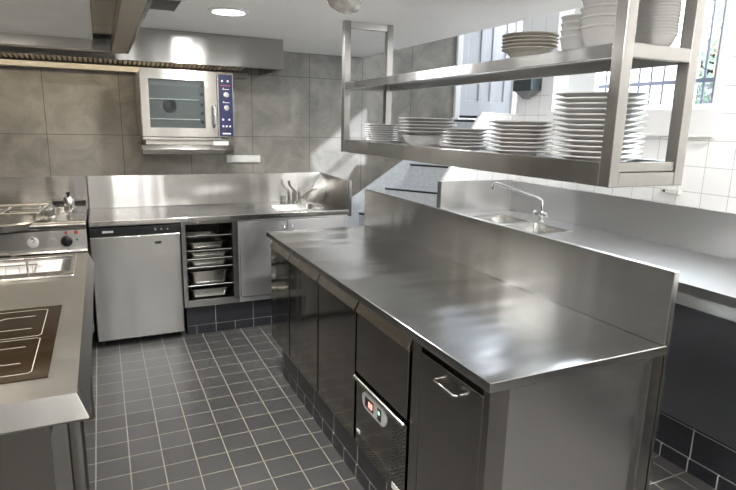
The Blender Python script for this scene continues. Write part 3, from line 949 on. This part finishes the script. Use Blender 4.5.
box(-2.08, 1.11, 4.172, 4.199, 2.045, 2.075).build('filter_rail', STX, wh)

ch = thing('extraction_hood', 'big box extraction hood hanging over the cooking counter at top left', 'hood', (-.6, 2.4, 1.95))
HX0, HX1, HY0, HY1, HZ = -1.5, .172, .9, 3.49, 1.95
m = MB()
m.box(HX1 - .012, HX1, HY0, HY1, HZ, ZL - .001)
m.box(HX0, HX0 + .012, HY0, HY1, HZ, ZL - .001)
m.box(HX0 + .012, HX1 - .012, HY1 - .012, HY1, HZ, ZL - .001)
m.box(HX0 + .012, HX1 - .012, HY0, HY0 + .012, HZ, ZL - .001)
m.build('canopy', HOODX, ch, 0.001)
m = MB()
m.box(HX1 - .085, HX1 - .013, HY0 + .013, HY1 - .013, HZ + .0005, HZ + .012)
m.box(HX1 - .085, HX1 - .078, HY0 + .013, HY1 - .10, HZ + .012, HZ + .06)
m.build('side_gutter', brushed('gutter_steel', 'y', (0.50, 0.45, 0.37), 0.32), ch, 0.001)
m = MB()
m.box(HX0 + .02, HX1 - .086, HY1 - .085, HY1 - .013, HZ + .0005, HZ + .012)
m.box(HX0 + .02, HX1 - .086, HY1 - .092, HY1 - .085, HZ + .0005, HZ + .06)
m.build('rear_gutter', STX, ch, 0.001)
box(HX0 + .02, .0, HY0 + .02, HY1 - .094, HZ + .052, HZ + .066).build('hood_ceiling', plain('hood_lining_satin', (0.80, 0.80, 0.79), 0.45, 0.0, 0.05, 5), ch)
m = MB()
m.box(.002, HX1 - .087, HY0 + .02, HY1 - .40, HZ + .045, HZ + .16)
m.build('filter_bank', DARKST, ch)

# ================================================================== HANGING PLATE RACK
PX0, PX1, PY0, PY1 = 1.332, 1.652, 1.18, 3.225
LZ0, LZ1, UZ0, UZ1 = 1.435, 1.507, 1.802, 1.842
POST = brushed('rack_post_steel', 'z', (0.33, 0.325, 0.31), 0.31, 0.03, 0.05)
pr_ = thing('hanging_plate_rack', 'two tier steel plate rack hung from the ceiling above the island splashback', 'shelf rack', (1.47, 2.2, LZ0))
for (x, y) in ((PX0, PY0), (PX1 - .040, PY0), (PX0, PY1 - .040), (PX1 - .040, PY1 - .040)):
    box(x, x + .040, y, y + .040, LZ0, ZL - .0005).build('post', POST, pr_, 0.002)
e = .0405
m = MB()
m.box(PX0 + .001, PX0 + .02, PY0 + e, PY1 - e, LZ0, LZ1).box(PX1 - .02, PX1 - .001, PY0 + e, PY1 - e, LZ0, LZ1)
MB().box(PX0 + e, PX1 - e, PY0 + .001, PY0 + .03, LZ0, LZ0 + .042).build('cross_rail', POST, pr_, 0.002)
MB().box(PX0 + e, PX1 - e, PY0 + .006, PY0 + .03, LZ0 + .044, LZ1).build('cross_rail', POST, pr_, 0.002)
MB().box(PX0 + e, PX1 - e, PY1 - .03, PY1 - .001, LZ0, LZ1).build('cross_rail', POST, pr_, 0.002)
m.build('lower_frame', STY, pr_, 0.002)
LS = 1.497
box(PX0 + .0205, PX1 - .0205, PY0 + .0465, PY1 - .0465, LS - .012, LS).build('lower_shelf', STY, pr_, 0.001)
m = MB()
m.box(PX0 + .001, PX0 + .02, PY0 + e, PY1 - e, UZ0, UZ1).box(PX1 - .02, PX1 - .001, PY0 + e, PY1 - e, UZ0, UZ1)
MB().box(PX0 + e, PX1 - e, PY0 + .001, PY0 + .02, UZ0, UZ1).build('cross_rail', POST, pr_, 0.002)
MB().box(PX0 + e, PX1 - e, PY1 - .02, PY1 - .001, UZ0, UZ1).build('cross_rail', POST, pr_, 0.002)
m.build('upper_frame', STY, pr_, 0.002)
US = 1.840
box(PX0 + .0205, PX1 - .0205, PY0 + .0205, PY1 - .0205, US - .010, US).build('upper_shelf', STY, pr_, 0.001)
for y in (PY1 - .039, PY0 + .001):
    box(PX0 + e, PX1 - e, y, y + .038, ZL - .04, ZL - .001).build('top_rail', STX, pr_, 0.002)


def plate_mesh(name, R, rim, t, mat, foot=.55, seg=48):
    p = [(0, .003), (foot * R * .9, .003), (foot * R * .93, 0), (foot * R, 0), (foot * R * 1.03, .004), (R * .99, rim - t * .6), (R, rim - t * .2), (R * .995, rim), (R * .95, rim - .001), (foot * R * 1.03, .004 + t), (0, .003 + t)]
    return MB().lathe(p, (0, 0, 0), seg).build(name, mat, None, smooth=True)


def bowl_mesh(name, R, h, t, mat, foot=.5, seg=40, square=0.0):
    p = [(0, .003), (foot * R * .88, .003), (foot * R * .92, 0), (foot * R, 0), (R * .66, h * .10), (R * .80, h * .38), (R * .89, h * .68), (R * .95, h * .90), (R * .995, h * .93), (R, h * .95), (R, h * .99), (R * .985, h), (R * .94, h * .985), (R * .86, h * .68 + t * .3), (R * .77, h * .40 + t * .5), (R * .62, h * .12 + t), (0, t + .003)]
    mb = MB().lathe(p, (0, 0, 0), seg)
    if square:
        for v in mb.bm.verts:
            a = math.atan2(v.co.y, v.co.x)
            k = (abs(math.cos(a)) ** 4 + abs(math.sin(a)) ** 4) ** (-.25)
            s_ = 1 + (k - 1) * square
            v.co.x *= s_; v.co.y *= s_
    return mb.build(name, mat, None, smooth=True)


def stack(src, n, pitch, x, y, z, group, label_fn, jitter=.002):
    """copies of one dish standing on top of each other, each an object of its own"""
    for i in range(n):
        o = src if i == 0 else src.copy()
        if i: COL.objects.link(o)
        o.location = (x + random.uniform(-jitter, jitter), y + random.uniform(-jitter, jitter), z + i * pitch)
        o['group'] = group
        o['category'] = 'bowl' if 'bowl' in src.name else 'plate'
        o['label'] = label_fn(i, n)


def ordinal_label(what, where):
    words = ['lowest', 'second from the bottom', 'third from the bottom', 'fourth from the bottom', 'fifth from the bottom', 'sixth from the bottom', 'seventh from the bottom', 'eighth from the bottom', 'ninth from the bottom', 'tenth from the bottom', 'eleventh from the bottom']
    tops = ['topmost', 'second from the top', 'third from the top', 'fourth from the top', 'fifth from the top', 'sixth from the top', 'seventh from the top', 'eighth from the top', 'ninth from the top', 'tenth from the top', 'eleventh from the top']
    def f(i, n):
        w = words[i] if i < n / 2 else tops[n - 1 - i]
        return f'{what}, {w} {where}'
    return f


XS = 1.474
stack(plate_mesh('dinner_plate', .1, .020, .006, PORC), 8, .0125, XS, 2.96, LS, 'small plates at the far end of the lower shelf', ordinal_label('small white plate', 'in the farthest stack'))
o = bowl_mesh('serving_bowl', .128, .055, .006, PORC, .45, 48)
o.location = (XS, 2.45, LS)
tag(o, 'white serving bowl beneath the wide plates on the lower shelf', 'bowl')
stack(plate_mesh('wide_plate', .146, .024, .0065, PORC), 5, .0152, XS, 2.45, LS + .0555, 'wide plates on the lower shelf', ordinal_label('wide white plate', 'in the stack on the serving bowl'))
stack(plate_mesh('dinner_plate', .108, .022, .006, PORC), 6, .0148, XS, 2.12, LS, 'medium plates on the lower shelf', ordinal_label('medium white plate', 'in the stack right of the coupe bowls'))
stack(plate_mesh('dinner_plate', .128, .022, .0065, PORC), 8, .0153, XS, 1.755, LS, 'large plates in the middle stack', ordinal_label('large white plate', 'in the stack left of the tallest'))
stack(plate_mesh('dinner_plate', .143, .022, .0065, PORC), 13, .0162, XS, 1.372, LS, 'large plates in the tallest stack', ordinal_label('large white plate', 'in the tallest stack'))
# upper shelf
src = plate_mesh('rimmed_plate', .104, .030, .006, CREAM, .5)
stack(src, 5, .0125, XS, 1.735, US + .016, 'cream plates on the upper shelf', ordinal_label('cream plate', 'on the deep bowl'))
o = bowl_mesh('deep_bowl', .080, .030, .005, CREAM, .5, 40)
o.location = (XS, 1.735, US)
tag(o, 'cream deep bowl under the cream plates on the upper shelf', 'bowl')
stack(bowl_mesh('small_bowl', .056, .062, .004, PORC, .55, 40), 4, .0215, 1.470, 1.500, US, 'small bowls on the upper shelf', ordinal_label('small white round bowl', 'beside the cream plates'))
stack(bowl_mesh('square_bowl', .070, .075, .005, PORC, .5, 48, .35), 7, .0285, 1.455, 1.375, US, 'squared bowls on the upper shelf', ordinal_label('white squared bowl', 'beside the near post'))
stack(bowl_mesh('soup_bowl', .064, .045, .004, PORC, .5, 48), 12, .0088, 1.548, 1.262, US, 'soup bowls between the near posts', ordinal_label('white soup bowl', 'in the stack between the near posts'), .001)

# ================================================================== RIGHT WALL FITTINGS
dp = thing('paper_towel_dispenser', 'dark translucent paper towel dispenser on the white tiled wall by the stairs', 'dispenser', (XW, 3.60, 1.9))
box(XW - .11, XW - .001, 3.52, 3.74, 1.885, 2.12).build('housing', plain('smoked_plastic', (0.06, 0.075, 0.08), 0.15, 0, 0.1), dp, 0.01)
MB().loft([(XW - .07, 3.63, 1.825), (XW - .03, 3.63, 1.825), (XW - .03, 3.65, 1.825), (XW - .07, 3.65, 1.825)], [(XW - .10, 3.54, 1.885), (XW - .01, 3.54, 1.885), (XW - .01, 3.72, 1.885), (XW - .10, 3.72, 1.885)]).build('chute', plain('dark_chute', (0.25, 0.25, 0.26), 0.3, 0.6), dp)
so = thing('wall_spur', 'small white switch spur on the tiles just above the right splashback', 'socket', (XW, 2.29, 1.24))
box(XW - .03, XW - .001, 2.235, 2.36, 1.232, 1.258).build('housing', PLW, so, 0.004)
box(XW - .034, XW - .03, 2.325, 2.340, 1.238, 1.250).build('switch', BLACK, so)

# ================================================================== CEILING
def downlight(x, y, label, power, group, ZL=ZL):
    t = thing('ceiling_downlight', label, 'ceiling light', (x, y, ZL), group)
    MB().lathe([(.085, -.001), (.112, -.001), (.110, -.008), (.088, -.012), (.084, -.004)], (x, y, ZL), 40).build('trim_ring', WHITE, t, smooth=True)
    MB().lathe([(0, -.014), (.05, -.012), (.084, -.005), (.084, -.002), (0, -.002)], (x, y, ZL), 40).build('diffuser', LAMP, t, smooth=True)
    a_ = area('downlight_beam', (x, y, ZL - .03), .16, .16, power, NEUT, disk=True)
    a_.parent = t; a_.location = (0, 0, -.03)


downlight(.68, 3.27, 'round recessed ceiling light glowing in front of the back hood', 26, 'recessed ceiling lights')
for (x, y) in ((.25, .75), (.45, -.5), (1.75, -.6), (-1.35, .45)):  # added downlights out of view, they brighten the whole room
    downlight(x, y, 'added round fill downlight, unseen behind the viewpoint', 22, 'recessed ceiling lights')

downlight(2.65, .7, 'added fill light in the raised ceiling above the sink worktop, unseen', 34, 'recessed ceiling lights', 2.85)  # added out of view to brighten the right wall and sink worktop


def fill_batten(x, y, label):  # unseen fill lamp, added to lift the ceiling brightness
    t = thing('added_fill_batten', label, 'ceiling light', (x, y, ZL - .12), 'added fluorescent fill lamps')
    box(x - .06, x + .06, y - .6, y + .6, ZL - .17, ZL - .13).build('housing', WHITE, t, 0.004)
    MB().tube([(x, y - .57, ZL - .115), (x, y + .57, ZL - .115)], .014, 10).build('lamp_tube', emis('tube_glow', (1, .97, .93), 9.0) if 'tube_glow' not in bpy.data.materials else bpy.data.materials['tube_glow'], t, smooth=True)
    for yy in (y - .5, y + .5):
        MB().tube([(x + .05, yy, ZL - .13), (x + .05, yy, ZL)], .003, 6).build('hanger', STN, t)
    a_ = area('fill_uplight', (x, y, ZL - .1), .1, 1.1, 34, NEUT, (0, 0, 1))
    a_.parent = t; a_.location = (0, 0, .025)


fill_batten(.5, -1.4, 'added fluorescent fill lamp, unseen behind the viewpoint')
fill_batten(1.9, -1.4, 'added fluorescent fill lamp, unseen behind the viewpoint')

vt = thing('ceiling_vent', 'dark square ventilation grille in the ceiling beside the left hood', 'vent', (.3, 3.3, ZL))
MB().slab([.172, .196, .415, .440], [3.08, 3.105, 3.43, 3.455], ZL - .008, ZL - .001, {(1, 1)}).build('frame', WHITE, vt, 0.002)
box(.196, .415, 3.105, 3.43, ZL - .004, ZL - .001).build('backing', BLACK, vt)
for k in range(9):
    y = 3.12 + k * .034
    MB().loft([(.197, y, ZL - .006), (.414, y, ZL - .006), (.414, y + .018, ZL - .0045), (.197, y + .018, ZL - .0045)], [(.197, y, ZL - .0045), (.414, y, ZL - .0045), (.414, y + .018, ZL - .004), (.197, y + .018, ZL - .004)]).build('slat', plain('vent_grey', (0.16, 0.15, 0.14), 0.5) if k == 0 else bpy.data.materials['vent_grey'], vt)

lf = thing('bulkhead_light', 'unlit glass bulkhead lamp on the ceiling near the far rack post', 'ceiling light', (1.12, 2.69, ZL))
MB().lathe([(0, -.055), (.05, -.05), (.085, -.035), (.10, -.012), (.10, -.001), (0, -.001)], (0, 0, 0), 32).build('shade', SHADE, None, smooth=True)
shd = bpy.context.scene.objects['shade']
shd.parent = lf; shd.scale = (.75, 1.7, 1); shd.rotation_euler = (0, 0, math.radians(-38))

# ================================================================== OUTSIDE THE WINDOW
PAVE = plain('pale_pavement', (0.62, 0.61, 0.60), 0.8, 0, 0.08, 4)
struct(box(XW + .25, 30, -12, 16, .92, 1.0).build('floor_outside', PAVE))
rl = thing('railing', 'dark metal railing standing outside the window', 'railing', (3.75, 2.7, 1.0))
IRON = plain('painted_iron', (0.05, 0.052, 0.07), 0.4, 0.0)
RX = 3.75
for z in (1.93, 2.62):
    box(RX - .012, RX + .012, 1.6, 3.74, z, z + .03).build('rail', IRON, rl, 0.002)
for k in range(11):
    y = 2.62 + k * .105
    MB().tube([(RX, y, 1.0), (RX, y, 2.62)], .009, 8).build('bar', IRON, rl, smooth=True)
MB().box(RX - .02, RX + .02, 2.505, 2.545, 1.0, 2.95).build('newel', IRON, rl, 0.003)

hg = MB()
for k in range(1300):
    c_ = Vector((5.6 + random.uniform(-.35, .35), 3.9 + random.uniform(-.55, .55), 1.0 + random.uniform(0, 1.9)))
    n_ = Vector((random.uniform(-1, 1), random.uniform(-1, 1), random.uniform(-1, 1))).normalized()
    t_ = n_.orthogonal().normalized() * .045; b2 = n_.cross(t_).normalized() * .025
    hg.bm.faces.new([hg.bm.verts.new(c_ + q) for q in (t_, b2, -t_, -b2)])
o = hg.build('shrub', plain('leaf_green', (0.14, 0.21, 0.14), 0.5, 0, 0.5, 30))
tag(o, 'leafy green shrub behind the railing outside the window', 'shrub')

cr = thing('car', 'pale parked car seen through the window bars', 'car', (8.2, 5.6, 1.0))
body = [(3.6, 1.30), (3.6, 1.75), (4.3, 1.86), (4.75, 2.28), (6.2, 2.34), (6.9, 1.92), (7.6, 1.82), (7.7, 1.30)]
CARP = plain('silver_white_car_paint', (0.62, 0.64, 0.68), 0.2, 0.1, 0.01, 4, 0, 0.8)
MB().prism(body, 'x', 7.4, 9.1).build('body', CARP, cr, 0.06, seg=3)
MB().prism([(4.4, 1.87), (4.83, 2.22), (5.40, 2.25), (5.40, 1.87)], 'x', 7.385, 7.41).build('side_window', BLACK, cr)
MB().prism([(5.48, 1.87), (5.48, 2.25), (6.15, 2.28), (6.7, 1.92)], 'x', 7.385, 7.41).build('side_window', BLACK, cr)
for y in (4.3, 6.9):
    wl = MB().lathe([(0, -.10), (.20, -.10), (.31, -.09), (.32, 0), (.31, .10), (0, .10)], (7.5, y, 1.32), 28, 'x').build('wheel', BLACK, cr, smooth=True)
    MB().lathe([(0, -.115), (.17, -.11), (.19, -.101), (0, -.101)], (7.5, y, 1.32), 20, 'x').build('hubcap', STN, wl, smooth=True)
MB().box(7.38, 7.42, 7.2, 7.5, 1.62, 1.72).build('tail_light', RED, cr)

bl = thing('building', 'pale rendered street building across the road outside the window', 'building', (15, 5, 1.0))
box(14, 16, -6, 14, 1.0, 9.0).build('facade', plain('pale_render', (0.68, 0.67, 0.66), 0.8, 0, 0.05, 2), bl)
BRK = plain('red_brick', (0.32, 0.11, 0.07), 0.7, 0, 0.2, 20)
box(13.9, 14, 8.6, 13.5, 1.0, 3.9).build('brick_panel', BRK, bl)
DWIN = plain('dark_window_glass', (0.07, 0.08, 0.11), 0.1)
for k in range(5):
    for z in (2.1, 4.9):
        y = 3.0 + k * 2.0
        wf = box(13.93, 14.0, y, y + .95, z, z + 1.5).build('window_surround', WHITE, bl)
        MB().box(13.9, 13.93, y + .08, y + .44, z + .1, z + 1.4).box(13.9, 13.93, y + .51, y + .87, z + .1, z + 1.4).build('pane', DWIN, wf)
